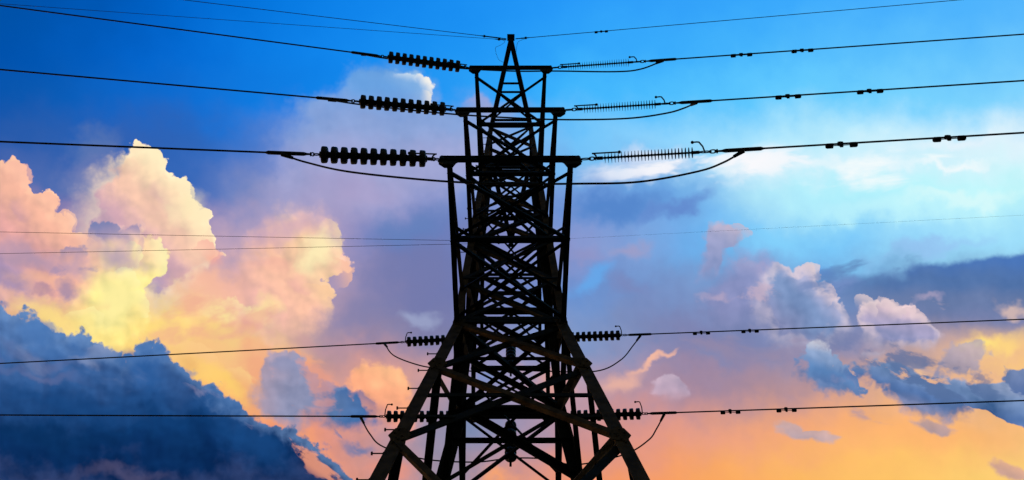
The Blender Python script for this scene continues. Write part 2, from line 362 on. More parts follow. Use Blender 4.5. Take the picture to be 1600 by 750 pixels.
# --- sunset orange patches low left of the mast
col = cloud(col, [(540, 600), (558, 578), (590, 568), (625, 575), (640, 600), (650, 640), (640, 680), (600, 660), (570, 640)],
            (602, 618), (50, 50), 0, [(0, (225, 150, 140)), (.5, (250, 172, 132)), (1, (253, 188, 140))], -70, soft=.3, bil=.22, rel=.5, fin=.6, soft_ang=[(60, 120, .8)])
col = blob(col, (240, 168, 130), 470, 565, 60, 12, 0, .8, .1, .45)
col = blob(col, (245, 160, 115), 475, 680, 80, 30, 30, .85, .1, .4)
col = blob(col, (240, 150, 125), 610, 735, 70, 30, 0, .7, .1, .4)
col = blob(col, (250, 165, 120), 860, 600, 50, 55, 30, .6, .1, .4)
col = blob(col, (250, 165, 110), 790, 745, 70, 26, 0, .85, .1, .4)
col = blob(col, (110, 135, 175), 740, 670, 60, 60, 0, .6, .1, .4)
col = blob(col, (100, 140, 200), 765, 590, 55, 30, 0, .6, .1, .3)
# --- grey blue cloud left of the pylon leg
col = cloud(col, [(400, 640), (402, 605), (415, 576), (440, 560), (462, 556), (484, 568), (496, 590), (512, 602), (535, 606), (560, 620), (585, 640), (590, 658), (560, 668), (500, 660), (430, 660)],
            (485, 620), (95, 50), 0, [(0, (165, 150, 170)), (.4, (140, 145, 178)), (.7, (95, 125, 172)), (1, (66, 108, 165))], 15, soft=.16, bil=.3, rel=.7, fin=.9, rag=.9, soft_ang=[(90, 80, .7), (180, 50, .7)])
col = lobe(col, (130, 142, 182), 450, 580, 34, 26, 0, -90, .6, soft=.4, bil=.2)
col = lobe(col, (176, 156, 174), 430, 625, 34, 30, 0, 150, .6, soft=.5)
col = lobe(col, (58, 100, 158), 545, 632, 50, 26, 15, -60, .7, soft=.25, bil=.25)
col = lobe(col, (200, 156, 158), 455, 655, 50, 16, 10, 90, .6, soft=.6)
col = blob(col, (90, 120, 170), 560, 690, 40, 14, 25, .7, .1, .4)
col = scatter(col, (98, 120, 168), 520, 690, 90, 50, 35, 3.0, 1.8, .50, .12, .8, 51.0)
# --- great dark cloud bank, lower left
col = cloud(col, [(-80, 480), (0, 487), (15, 489), (24, 500), (36, 494), (55, 499), (72, 507), (84, 526), (91, 535), (112, 527), (128, 520), (142, 530), (158, 540), (178, 553), (186, 564), (204, 560), (216, 547), (236, 543), (252, 549), (262, 561), (281, 566), (291, 576), (298, 590), (312, 602), (335, 616), (352, 622), (372, 636), (392, 647), (405, 655), (432, 665), (462, 688), (500, 713), (530, 735), (560, 765), (560, 900), (-80, 900)],
            (120, 740), (230, 230), 0, [(0, (84, 122, 178)), (.13, (58, 98, 156)), (.26, (32, 74, 130)), (.37, (12, 52, 102)), (.45, (9, 44, 92)), (.53, (38, 56, 100)), (.62, (64, 66, 104)), (1, (80, 74, 104))], 90,
            soft=.07, bil=.34, rel=.8, fin=1.1, rag=.22, rim=(104, 138, 186), rimw=.2, tint=(1, .9, .75),
            ridge=[(-20, 478), (14, 482), (26, 494), (40, 488), (58, 493), (72, 500), (84, 520), (92, 530), (112, 522), (128, 514), (142, 524), (158, 534), (178, 548), (186, 560), (204, 556), (216, 541), (236, 537), (252, 543), (262, 556), (281, 560), (291, 570), (298, 586), (312, 597), (335, 611), (352, 617), (372, 631), (392, 642), (405, 650), (432, 662), (448, 668), (470, 684), (500, 702), (520, 716), (535, 736), (560, 762), (600, 800)])
col = lobe(col, (84, 130, 192), 60, 520, 40, 26, 0, -70, .7, soft=.3, bil=.25)
col = lobe(col, (146, 160, 196), 152, 556, 34, 24, 10, -60, .7, soft=.3, bil=.25)
col = lobe(col, (104, 142, 194), 126, 536, 24, 20, 0, -70, .6, soft=.3, bil=.25)
col = lobe(col, (70, 118, 182), 236, 562, 34, 26, 0, -60, .7, soft=.3, bil=.25)
col = lobe(col, (86, 128, 184), 278, 590, 30, 24, 20, -50, .6, soft=.3, bil=.25)
col = lobe(col, (56, 104, 164), 345, 640, 44, 28, 30, -60, .6, soft=.3, bil=.25)
col = blob(col, (110, 118, 160), 60, 560, 110, 18, 12, .45, .1, .4)
col = blob(col, (130, 150, 190), 165, 560, 34, 26, 20, .5, .1, .4)
col = blob(col, (70, 116, 178), 70, 528, 60, 26, 10, .7, .1, .4)
col = blob(col, (138, 152, 188), 150, 572, 50, 14, 25, .55, .1, .5)
col = blob(col, (38, 92, 158), 225, 580, 60, 26, 20, .6, .1, .4)
col = blob(col, (112, 116, 158), 60, 585, 120, 14, 12, .4, .1, .5)
col = blob(col, (22, 68, 125), 120, 640, 160, 26, 8, .6, .1, .4)
col = scatter(col, (124, 142, 182), 120, 570, 200, 60, 14, 1.6, 1.8, .50, .2, .5, 31.0)
col = scatter(col, (12, 50, 100), 260, 640, 260, 60, 20, 1.5, 1.8, .50, .2, .6, 33.0)
col = blob(col, (8, 46, 92), 60, 690, 190, 26, 0, .7, .1, .3)
col = blob(col, (88, 84, 118), 200, 738, 130, 18, 5, .55, .1, .4)
col = blob(col, (30, 82, 145), 395, 690, 90, 40, 35, .5, .1, .4)

col = scatter(col, (244, 160, 126), 500, 722, 110, 34, 35, 3.2, 2.0, .52, .10, .75, 53.0)
col = scatter(col, (150, 146, 178), 350, 632, 120, 22, 32, 3.4, 2.2, .52, .14, .45, 55.0)
# --- right half: high cirrus
col = blob(col, (240, 240, 250), 1010, 258, 120, 28, -5, .6, .1, .5)
col = blob(col, (252, 250, 252), 1175, 258, 70, 26, -10, .8, .1, .5)
col = blob(col, (245, 252, 253), 1340, 262, 150, 20, -3, .75, .1, .5)
col = blob(col, (250, 253, 253), 1490, 256, 90, 12, -2, .8, .1, .4)
col = blob(col, (225, 252, 250), 1500, 310, 150, 18, -2, .6, .1, .4)
col = blob(col, (235, 245, 253), 1500, 222, 120, 14, -6, .6, .1, .4)
col = blob(col, (222, 243, 253), 1300, 262, 330, 46, -2, .5, .1, .5)
col = scatter(col, (252, 250, 253), 1120, 258, 260, 40, -4, 2.2, 3.0, .44, .14, .85, 1.7)
col = scatter(col, (248, 253, 253), 1420, 262, 260, 50, -4, 2.0, 3.6, .44, .16, .8, 5.9)
# blue shade under it
col = blob(col, (84, 134, 204), 955, 318, 125, 32, 3, .95, .1, .4)
col = blob(col, (98, 136, 205), 1050, 328, 80, 20, -18, .85, .1, .4)
col = blob(col, (160, 158, 198), 985, 385, 42, 22, 10, .8, .1, .4)
col = blob(col, (150, 148, 195), 915, 390, 50, 20, 0, .5, .1, .4)
col = blob(col, (98, 172, 240), 935, 430, 60, 28, -15, .7, .1, .4)
col = blob(col, (125, 135, 185), 1000, 450, 60, 30, 30, .6, .1, .4)
col = blob(col, (130, 210, 253), 1210, 370, 60, 30, 0, .6, .1, .3)
col = blob(col, (205, 252, 253), 1370, 330, 180, 30, 0, .5, .1, .3)
col = blob(col, (150, 190, 240), 1460, 385, 130, 18, -12, .6, .1, .4)
# small pinkish cloud and the pale mass under it
col = cloud(col, [(1095, 400), (1100, 372), (1112, 357), (1135, 352), (1158, 360), (1160, 378), (1140, 388), (1128, 410), (1120, 440), (1098, 430)],
            (1125, 385), (36, 36), 0, [(0, (150, 155, 198)), (.5, (160, 158, 196)), (1, (182, 170, 194))], -70, soft=.35, bil=.18, rel=.5, fin=.7, alpha=.85, rag=.6, soft_ang=[(90, 90, 1.0)])
col = cloud(col, [(1100, 470), (1120, 430), (1160, 395), (1200, 410), (1210, 470), (1250, 500), (1200, 540), (1120, 520)],
            (1170, 465), (75, 70), 0, [(0, (128, 138, 182)), (.5, (138, 142, 188)), (1, (152, 154, 200))], -90, soft=.5, bil=.2, rel=.35, fin=.6, alpha=.8)
col = lobe(col, (205, 182, 196), 1150, 366, 22, 16, 0, -60, .6, bil=.2)
col = blob(col, (190, 170, 195), 1120, 472, 30, 10, 15, .6, .1, .5)
col = lobe(col, (172, 164, 200), 1165, 425, 34, 26, 0, -60, .5, soft=.3, bil=.2)
col = lobe(col, (168, 162, 200), 1205, 440, 30, 30, 0, -60, .5, soft=.3, bil=.2)
# dark shelf to the right
col = cloud(col, [(1380, 450), (1400, 425), (1430, 416), (1470, 412), (1510, 409), (1545, 403), (1600, 396), (1700, 392), (1700, 520), (1500, 520), (1350, 500), (1320, 440), (1345, 432)],
            (1500, 460), (160, 60), 0, [(0, (76, 120, 188)), (.3, (84, 118, 172)), (.6, (102, 122, 166)), (1, (128, 132, 172))], 90, soft=.22, bil=.10, rel=.2, fin=.4, soft_ang=[(90, 90, 1), (180, 50, 1.0)])
col = blob(col, (92, 150, 225), 1280, 415, 50, 16, 0, .6, .1, .4)
col = blob(col, (120, 140, 195), 1320, 430, 50, 22, -20, .6, .1, .4)
# lit cumuli in front of the shelf
col = cloud(col, [(1190, 500), (1195, 440), (1215, 418), (1238, 428), (1242, 418), (1262, 413), (1276, 425), (1284, 442), (1292, 460), (1310, 470), (1322, 490), (1332, 510), (1280, 540), (1210, 530)],
            (1255, 475), (65, 60), 0, [(0, (140, 145, 185)), (.5, (125, 150, 195)), (.8, (165, 170, 205)), (1, (215, 195, 205))], -40, soft=.10, bil=.2, rel=.7, fin=.5, rim=(222, 205, 212), rimw=.10, soft_ang=[(90, 90, 1), (180, 60, .9)])
col = cloud(col, [(1335, 500), (1340, 480), (1352, 466), (1368, 474), (1385, 466), (1400, 478), (1420, 478), (1436, 490), (1450, 500), (1470, 520), (1440, 545), (1370, 540)],
            (1395, 508), (60, 36), 0, [(0, (130, 140, 185)), (.5, (165, 160, 195)), (1, (215, 190, 200))], -80, soft=.14, bil=.2, rel=.7, fin=.6, rim=(225, 205, 210), rimw=.10, soft_ang=[(90, 90, 1)])
col = lobe(col, (226, 208, 212), 1262, 430, 22, 20, 0, -45, .75, bil=.2)
col = lobe(col, (112, 138, 184), 1262, 462, 30, 26, 0, 130, .6, soft=.4)
col = lobe(col, (222, 202, 208), 1286, 462, 20, 24, 20, -30, .7, bil=.2)
col = lobe(col, (118, 140, 184), 1300, 496, 30, 20, 30, 100, .6, soft=.4)
col = lobe(col, (228, 208, 210), 1350, 482, 20, 22, 0, -60, .7, bil=.2)
col = lobe(col, (224, 202, 206), 1388, 486, 24, 20, 0, -50, .7, bil=.2)
col = lobe(col, (128, 138, 180), 1385, 512, 44, 16, 10, 90, .7, soft=.4)
col = lobe(col, (220, 196, 202), 1424, 496, 22, 18, 10, -50, .7, bil=.2)
col = blob(col, (170, 160, 190), 1455, 470, 32, 10, 0, .7, .1, .5)
col = blob(col, (220, 190, 180), 1580, 480, 38, 14, 20, .8, .1, .5)
col = blob(col, (255, 215, 130), 1550, 530, 75, 22, -10, .9, .1, .4)
col = blob(col, (255, 228, 130), 1535, 533, 28, 9, -10, .8, .1, .3)
col = blob(col, (250, 200, 130), 1570, 565, 70, 20, 10, .7, .1, .4)
col = blob(col, (250, 200, 150), 1440, 575, 40, 18, 30, .8, .1, .4)
col = scatter(col, (205, 180, 198), 1180, 465, 130, 50, 10, 2.6, 1.6, .50, .12, .6, 2.3)
col = scatter(col, (92, 124, 178), 1330, 430, 150, 40, -15, 2.2, 2.2, .48, .14, .7, 6.1)
col = scatter(col, (205, 182, 192), 1490, 480, 160, 30, 8, 2.6, 2.4, .50, .12, .65, 9.2)
col = scatter(col, (130, 134, 172), 1180, 560, 180, 60, 12, 1.8, 2.0, .49, .16, .5, 4.7)
col = scatter(col, (150, 138, 168), 1180, 535, 280, 60, 6, 2.0, 2.4, .48, .14, .6, 41.0)
col = scatter(col, (108, 122, 168), 1230, 520, 220, 40, 10, 2.4, 2.2, .50, .12, .6, 43.0)
# streak of lit cloud by the upper span, and the small pale puff
col = blob(col, (252, 190, 160), 1020, 565, 45, 9, -28, .85, .1, .3)
col = blob(col, (245, 185, 160), 975, 600, 50, 26, -25, .7, .1, .4)
col = cloud(col, [(1025, 612), (1030, 596), (1045, 586), (1060, 588), (1072, 602), (1080, 622), (1050, 626)],
            (1052, 608), (26, 20), 0, [(0, (195, 158, 172)), (.6, (185, 165, 188)), (1, (200, 178, 198))], -90, soft=.3, bil=.1, rel=.5, fin=.5, alpha=.85, soft_ang=[(90, 90, 1.0)])
col = blob(col, (125, 135, 180), 1110, 555, 60, 14, 15, .6, .1, .4)
# blue grey clouds above the orange glow
col = cloud(col, [(1255, 560), (1262, 540), (1278, 533), (1296, 542), (1308, 556), (1322, 572), (1330, 590), (1348, 604), (1335, 612), (1300, 602), (1270, 594), (1256, 578)],
            (1298, 572), (46, 34), 25, [(0, (170, 180, 205)), (.35, (135, 160, 200)), (.7, (88, 128, 180)), (1, (98, 125, 172))], 80, soft=.25, bil=.3, rel=.7, fin=1.1, rag=1.1, soft_ang=[(90, 80, .8)])
col = cloud(col, [(1338, 572), (1346, 556), (1362, 553), (1380, 562), (1400, 560), (1412, 575), (1440, 580), (1462, 592), (1500, 590), (1540, 600), (1580, 592), (1660, 590), (1660, 690), (1590, 668), (1545, 645), (1490, 652), (1430, 640), (1395, 622), (1362, 605)],
            (1480, 615), (150, 36), 18, [(0, (150, 165, 198)), (.35, (110, 138, 182)), (.7, (80, 112, 165)), (1, (120, 130, 168))], 80, soft=.28, bil=.32, rel=.8, fin=1.9, rag=1.9, soft_ang=[(90, 60, .6)])
col = cloud(col, [(1560, 590), (1575, 578), (1600, 582), (1660, 580), (1660, 620), (1600, 618), (1570, 608)],
            (1600, 600), (50, 24), 0, [(0, (110, 130, 172)), (1, (85, 112, 165))], 80, soft=.25, bil=.2, rel=.6, fin=1.2, rag=1.0)
col = cloud(col, [(1462, 572), (1480, 552), (1500, 548), (1512, 534), (1530, 538), (1536, 554), (1528, 566), (1545, 582), (1510, 590), (1470, 586)],
            (1508, 562), (36, 26), 15, [(0, (165, 160, 185)), (1, (120, 135, 175))], 80, soft=.6, bil=.3, rel=.5, fin=.9, alpha=.7, rag=1.6)
col = cloud(col, [(1432, 662), (1450, 656), (1470, 662), (1492, 672), (1480, 678), (1450, 674)],
            (1460, 667), (32, 10), 15, [(0, (190, 160, 160)), (1, (165, 150, 165))], 80, soft=.6, bil=.15, rel=.4, fin=.8, alpha=.85)
col = cloud(col, [(1205, 660), (1225, 655), (1245, 665), (1262, 680), (1280, 672), (1312, 684), (1290, 692), (1270, 690), (1240, 688), (1215, 676)],
            (1250, 675), (50, 14), 15, [(0, (205, 175, 175)), (1, (178, 165, 180))], 80, soft=.5, bil=.15, rel=.4, fin=.8, alpha=.85)
col = cloud(col, [(1545, 724), (1565, 720), (1585, 730), (1610, 740), (1620, 755), (1590, 752), (1565, 742)],
            (1582, 737), (36, 12), 25, [(0, (215, 165, 145)), (1, (190, 150, 150))], 80, soft=.6, bil=.15, rel=.4, fin=.8, alpha=.85)

col = scatter(col, (86, 112, 158), 1460, 590, 190, 66, 18, 2.6, 2.0, .47, .10, .85, 11.3)
col = scatter(col, (250, 190, 138), 1430, 578, 150, 34, 18, 3.2, 2.0, .51, .09, .8, 13.9)
col = scatter(col, (150, 142, 172), 1330, 640, 200, 26, 10, 2.4, 2.6, .53, .12, .5, 15.1)
col = scatter(col, (240, 158, 130), 480, 600, 120, 80, 20, 2.0, 1.6, .54, .12, .5, 17.7)
col = lobe(col, (205, 205, 216), 1280, 546, 22, 16, 0, -80, .75, soft=.4, bil=.2)
col = lobe(col, (70, 108, 162), 1292, 584, 34, 18, 25, 95, .7, soft=.5, bil=.2)
col = lobe(col, (180, 178, 200), 1362, 560, 22, 14, 0, -80, .6, soft=.5, bil=.2)
col = lobe(col, (66, 94, 142), 1410, 608, 60, 18, 25, 95, .6, soft=.6, bil=.2)
col = lobe(col, (150, 152, 185), 1450, 584, 50, 14, 15, -90, .5, soft=.6, bil=.2)
col = scatter(col, (245, 190, 150), 1330, 590, 50, 30, 30, 4.0, 1.5, .52, .10, .7, 25.1)
# away from that quarter of the sky: the clear dusk sky
sky = nd('ShaderNodeTexSky', sky_type='NISHITA', sun_disc=False)
sky.sun_elevation = SUN_EL; sky.sun_rotation = SUN_AZ; sky.air_density = 1.0; sky.dust_density = 1.5
duskcol = V('SCALE', sky.outputs[0], 0.08)
rad_ = V('LENGTH', V('MULTIPLY', V('SUBTRACT', P, (8, 3.75, 0)), (1 / 12, 1 / 7.5, 0)))
inside = M('MULTIPLY', mapr(rad_, 1.0, 1.9, 1.0, 0.0), mapr(fwd, .1, .35))
final = mix(inside, duskcol, col)
bg = nd('ShaderNodeBackground'); setin(bg, 0, final); bg.inputs[1].default_value = 1.0
wo = nd('ShaderNodeOutputWorld'); LK.new(bg.outputs[0], wo.inputs[0])
S.world = W

# ------------------------------------------------------------------ sun
sd = bpy.data.lights.new('sun', 'SUN'); sd.energy = 0.25; sd.angle = R(.5); sd.color = (1, .72, .5)
sun = bpy.data.objects.new('sun', sd); C.objects.link(sun)
sv = Vector((math.sin(SUN_AZ) * math.cos(SUN_EL), math.cos(SUN_AZ) * math.cos(SUN_EL), math.sin(SUN_EL)))
sun.rotation_euler = sv.to_track_quat('Z', 'Y').to_euler()

# ------------------------------------------------------------------ materials
def material(name, c1, c2, scale, rough, metal=0.0, bump=0.0, spec=.3):
    m = bpy.data.materials.new(name); m.use_nodes = True; t = m.node_tree; b = t.nodes['Principled BSDF']
    tcn = t.nodes.new('ShaderNodeTexCoord'); n = t.nodes.new('ShaderNodeTexNoise'); n.inputs['Scale'].default_value = scale; n.inputs['Detail'].default_value = 6
    t.links.new(tcn.outputs['Object'], n.inputs['Vector'])
    r = t.nodes.new('ShaderNodeValToRGB'); r.color_ramp.elements[0].position = .35; r.color_ramp.elements[1].position = .68
    r.color_ramp.elements[0].color = (*c1, 1); r.color_ramp.elements[1].color = (*c2, 1)
    t.links.new(n.outputs[0], r.inputs[0]); t.links.new(r.outputs[0], b.inputs['Base Color'])
    b.inputs['Roughness'].default_value = rough; b.inputs['Metallic'].default_value = metal
    b.inputs['Specular IOR Level'].default_value = spec
    if bump:
        bp = t.nodes.new('ShaderNodeBump'); bp.inputs['Strength'].default_value = bump; bp.inputs['Distance'].default_value = .01
        t.links.new(n.outputs[0], bp.inputs['Height']); t.links.new(bp.outputs[0], b.inputs['Normal'])
    return m
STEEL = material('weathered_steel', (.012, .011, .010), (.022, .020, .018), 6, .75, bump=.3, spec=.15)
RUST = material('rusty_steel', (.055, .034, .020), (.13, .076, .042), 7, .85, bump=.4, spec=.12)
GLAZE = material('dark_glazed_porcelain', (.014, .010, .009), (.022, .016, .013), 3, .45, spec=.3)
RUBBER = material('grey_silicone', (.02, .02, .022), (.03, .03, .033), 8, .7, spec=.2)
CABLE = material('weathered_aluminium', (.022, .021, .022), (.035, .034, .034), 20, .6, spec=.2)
CONCRETE = material('concrete', (.20, .19, .17), (.32, .31, .28), 5, .9, bump=.5)
GRASS = material('dark_grass', (.018, .03, .010), (.045, .055, .02), .6, .95, bump=.8)

# ------------------------------------------------------------------ helpers
def obj(name, bm, mat, parent=None, smooth=False):
    me = bpy.data.meshes.new(name); bm.normal_update(); bm.to_mesh(me); bm.free()
    me.materials.append(mat)
    if smooth:
        for p in me.polygons: p.use_smooth = True
    o = bpy.data.objects.new(name, me); C.objects.link(o)
    if parent: o.parent = parent
    return o
def empty(name, loc=(0, 0, 0), parent=None):
    o = bpy.data.objects.new(name, None); C.objects.link(o); o.location = loc; o.empty_display_size = .1
    if parent: o.parent = parent
    return o
def tag(o, label, cat, group=None, kind=None):
    if kind: o['kind'] = kind; return o
    o['label'] = label; o['category'] = cat
    if group: o['group'] = group
    return o
def box_between(bm, a, b, x, y, w, h, ox=0.0, oy=0.0):
    """a bar from a to b; x, y cross axes, w, h its sizes along them, offset ox, oy"""
    vs = []
    for p in (a, b):
        for sx, sy in ((-1, -1), (1, -1), (1, 1), (-1, 1)):
            vs.append(bm.verts.new(p + x * (ox + sx * w / 2) + y * (oy + sy * h / 2)))
    for f in ((0, 3, 2, 1), (4, 5, 6, 7), (0, 1, 5, 4), (1, 2, 6, 5), (2, 3, 7, 6), (3, 0, 4, 7)):
        bm.faces.new([vs[i] for i in f])
def angle(bm, a, b, w, nrm, t=None, flip=1):
    """rolled L section from a to b: one flange lies in the face with outward normal nrm, the other points inward"""
    a, b, nrm = Vector(a), Vector(b), Vector(nrm)
    t = t or max(.008, w * .11)
    d = (b - a).normalized(); y = (nrm - d * nrm.dot(d)).normalized(); x = d.cross(y) * flip
    box_between(bm, a, b, x, y, w, t)
    box_between(bm, a, b, x, y, t, w - t, -w / 2 + t / 2, -w / 2 - .0005)
def bar(bm, a, b, w, h, up=(0, 0, 1)):
    a, b = Vector(a), Vector(b); d = (b - a).normalized(); u = Vector(up)
    if abs(d.dot(u)) > .98: u = Vector((1, 0, 0))
    x = d.cross(u).normalized(); y = x.cross(d)
    box_between(bm, a, b, x, y, w, h)
def tube(bm, pts, r, n=8, close=True):
    pts = [Vector(p) for p in pts]; rings = []
    prev = None
    for i, p in enumerate(pts):
        d = (pts[min(i + 1, len(pts) - 1)] - pts[max(i - 1, 0)]).normalized()
        if prev is None:
            u = Vector((0, 0, 1)) if abs(d.z) < .9 else Vector((1, 0, 0))
            x = d.cross(u).normalized()
        else: x = (prev - d * prev.dot(d)).normalized()
        prev = x; y = d.cross(x)
        rr = r[i] if isinstance(r, (list, tuple)) else r
        rings.append([bm.verts.new(p + (x * math.cos(2 * math.pi * k / n) + y * math.sin(2 * math.pi * k / n)) * rr) for k in range(n)])
    for A, B in zip(rings, rings[1:]):
        for k in range(n): bm.faces.new((A[k], A[(k + 1) % n], B[(k + 1) % n], B[k]))
    if close: bm.faces.new(rings[0][::-1]); bm.faces.new(rings[-1])
def lathe(bm, prof, n=20, org=Vector((0, 0, 0)), ax=Vector((1, 0, 0))):
    """profile (s, r) turned about ax"""
    tube(bm, [org + ax * s for s, r in prof], [max(r, .0008) for s, r in prof], n)
def frame(d):
    d = d.normalized(); q = d.to_track_quat('X', 'Z'); return q
def catmull(pts, m=8):
    pts = [Vector(p) for p in pts]; P_ = [pts[0] * 2 - pts[1]] + pts + [pts[-1] * 2 - pts[-2]]; out = []
    for i in range(1, len(P_) - 2):
        for k in range(m):
            t = k / m; a, b, c, d = P_[i - 1:i + 3]
            out.append(.5 * ((2 * b) + (c - a) * t + (2 * a - 5 * b + 4 * c - d) * t * t + (3 * b - a - 3 * c + d) * t ** 3))
    out.append(pts[-1]); return out

# ------------------------------------------------------------------ ground
bm = bmesh.new(); bmesh.ops.create_grid(bm, x_segments=40, y_segments=40, size=3000)
for v in bm.verts: v.co.z = 0 if v.co.length < 200 else 2.0 * math.sin(v.co.x * .004) * math.cos(v.co.y * .005)
tag(obj('ground', bm, GRASS), None, None, kind='structure')

# ------------------------------------------------------------------ pylon
G = 1.6                                    # heights below are over the eye; the ground is 1.6 m lower
DT = 8.52                                  # distance of the mast's axis
TOP, H1, H2, H3 = 22.69 + G, 18.11 + G, 15.01 + G, 11.85 + G
def half(z):                               # half width of the mast at height z
    if z >= H3: return .60 + (TOP - z) * (.33 / (TOP - H3))
    return .93 + (H3 - z) * .154
def corner(sx, sy, z): w = half(z); return Vector((sx * w, DT + sy * w, z))
pylon = empty('lattice_pylon', (0, DT, 0))
tag(pylon, 'tall dark steel lattice pylon with rectangular crossarms and splayed rusty legs', 'pylon')
def part(name, bm, mat, parent):
    o = obj(name, bm, mat)
    o.parent = parent; o.matrix_parent_inverse = Matrix.Translation((0, -DT, 0)) if parent else Matrix()
    return o
INV = Matrix.Translation((0, -DT, 0))
def pempty(name):
    o = bpy.data.objects.new(name, None); C.objects.link(o); o.parent = pylon; o.empty_display_size = .1
    return o                                # sits at the pylon's origin
def sub(name, bm, mat, par):
    o = obj(name, bm, mat); o.parent = par; o.matrix_parent_inverse = INV; return o
def member(name, a, b, w, nrm, par, mat=STEEL, flip=1):
    bm = bmesh.new(); angle(bm, a, b, w, nrm, flip=flip); return sub(name, bm, mat, par)

LEVEL = [0.0, 2.6, 5.0, 7.7, 8.29 + G, 10.28 + G, H3]
LEVEL = [0.0, 2.9, 5.6, 8.0, 8.29 + G, 10.28 + G, H3]
for sx in (-1, 1):
    for sy in (-1, 1):
        leg = pempty('leg')
        near = sy < 0
        bm = bmesh.new()
        for z0, z1, w in ((0.25, H3, .185), (H3, TOP, .13)):
            a, b = corner(sx, sy, z0), corner(sx, sy, z1)
            d = (b - a).normalized()
            nx = Vector((0, sy, 0)); nx = (nx - d * nx.dot(d)).normalized()
            ny = Vector((sx, 0, 0)); ny = (ny - d * ny.dot(d)).normalized(); t = .018
            box_between(bm, a, b, ny, nx, w, t, -w / 2 + .02, 0)
            box_between(bm, a, b, nx, ny, w - t, t, -w / 2 - .001, .02)
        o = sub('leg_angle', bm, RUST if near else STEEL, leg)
        # gusset plates at the joints
        for z in LEVEL[3:]:
            c = corner(sx, sy, z); bm = bmesh.new()
            s_ = .17 if z < H3 - 1 else .13
            y = Vector((0, sy, 0)); yo = .022
            pts = [(-.55, -.55), (.55, -.35), (.75, .2), (.2, .95), (-.5, .9), (-.95, .1)]
            fa = [bm.verts.new(c + Vector((-sx * (px * s_) - sx * .10, sy * yo, pz * s_))) for px, pz in pts]
            f = bm.faces.new(fa); r_ = bmesh.ops.extrude_face_region(bm, geom=[f])
            for v in r_['geom']:
                if isinstance(v, bmesh.types.BMVert): v.co.y += sy * .014
            for i in range(5):               # bolt heads
                bx = c + Vector((-sx * (.02 + .05 * (i % 3)), sy * .045, -.12 + .06 * i))
                bmesh.ops.create_cone(bm, segments=6, radius1=.014, radius2=.014, depth=.02, cap_ends=True, matrix=Matrix.Translation(bx) @ Matrix.Rotation(R(90), 4, 'X'))
            bmesh.ops.recalc_face_normals(bm, faces=bm.faces)
            sub('gusset_plate', bm, RUST if near else STEEL, leg)
        # climbing pegs up two opposite legs
        if (sx, sy) == (-1, -1):
            z = 3.0; k = 0
            while z < TOP - .2:
                c = corner(sx, sy, z); bm = bmesh.new()
                dirx = Vector((sx, 0, 0)) if True else None
                r_ = .011; L = .15
                st = c + Vector((sx * .02, -sy * .04, 0))
                tube(bm, [st, st + dirx * L], r_ * .8, 8)
                tube(bm, [st + dirx * L, st + dirx * (L + .02)], .024, 8)
                tube(bm, [st - dirx * .0, st + dirx * .022], .022, 6)
                sub('climbing_peg', bm, STEEL, leg)
                z += .55; k += 1
                if H3 - .1 < z < H2 - .4: z = H2 - .4
        bm = bmesh.new(); c = corner(sx, sy, 0.0)
        tube(bm, [c + Vector((0, 0, -.4)), c + Vector((0, 0, .25)), c + Vector((0, 0, .3))], [.5, .42, .38], 20)
        sub('footing', bm, CONCRETE, leg)

FACES = [((0, -1, 0), lambda s, z: corner(s, -1, z)), ((0, 1, 0), lambda s, z: corner(-s, 1, z)),
         ((-1, 0, 0), lambda s, z: corner(-1, -s, z)), ((1, 0, 0), lambda s, z: corner(1, s, z))]
# mast above the waist: crossed panels
UP = [H3, 13.4 + G, H2, 16.55 + G, H1, 19.3 + G, 21.0 + G, TOP]
for nrm, fn in FACES:
    N = Vector(nrm)
    for i, (z0, z1) in enumerate(zip(UP, UP[1:])):
        pn = pempty('mast_panel'); w = .085 if i < 3 else .07
        member('diagonal_brace', fn(-1, z0) + N * .012, fn(1, z1) + N * .012, w, N, pn)
        member('diagonal_brace', fn(1, z0) - N * .03, fn(-1, z1) - N * .03, w, N, pn)
        if i in (0, 2, 4, 5): member('horizontal_strut', fn(-1, z0) + N * .03, fn(1, z0) + N * .03, .09, N, pn)
        if i in (1, 3): member('horizontal_strut', fn(-1, z0) + N * .03, fn(1, z0) + N * .03, .05, N, pn)
        if i == 6: member('horizontal_strut', fn(-1, z1) + N * .03, fn(1, z1) + N * .03, .10, N, pn)
    # splayed base
    for i, (z0, z1) in enumerate(zip([0.35, 4.4, 8.29 + G, 10.28 + G], [4.4, 8.29 + G, 10.28 + G, H3])):
        pn = pempty('base_panel'); rust = RUST if N.y < 0 else STEEL
        a0, a1, b0, b1 = fn(-1, z0), fn(1, z0), fn(-1, z1), fn(1, z1)
        member('diagonal_brace', a0 - N * .05, b1 - N * .05, .115, N, pn, STEEL)
        member('diagonal_brace', a1 + N * .02, b0 + N * .02, .085, N, pn, rust)
        w0, w1 = half(z0), half(z1); f = w0 / (w0 + w1)          # height at which the diagonals cross
        zc = z0 + (z1 - z0) * f
        if i in ((0, 1, 2) if N.y < 0 else (3,) if N.y > 0 else (0, 1)):
            cx = (a0 + (b1 - a0) * f); e0, e1 = fn(-1, zc), fn(1, zc)
            member('horizontal_strut', e0, cx, .07, N, pn); member('horizontal_strut', cx, e1, .07, N, pn)
            # redundant struts from the diagonals to the legs
            for e, a, b in () if i == 3 else ((e0, a0, a0 + (cx - a0) * .5), (e1, a1, a1 + (cx - a1) * .5)):
                member('redundant_strut', e + (a - e) * .5, b - N * .02, .05, N, pn)
        if i == 3: pass
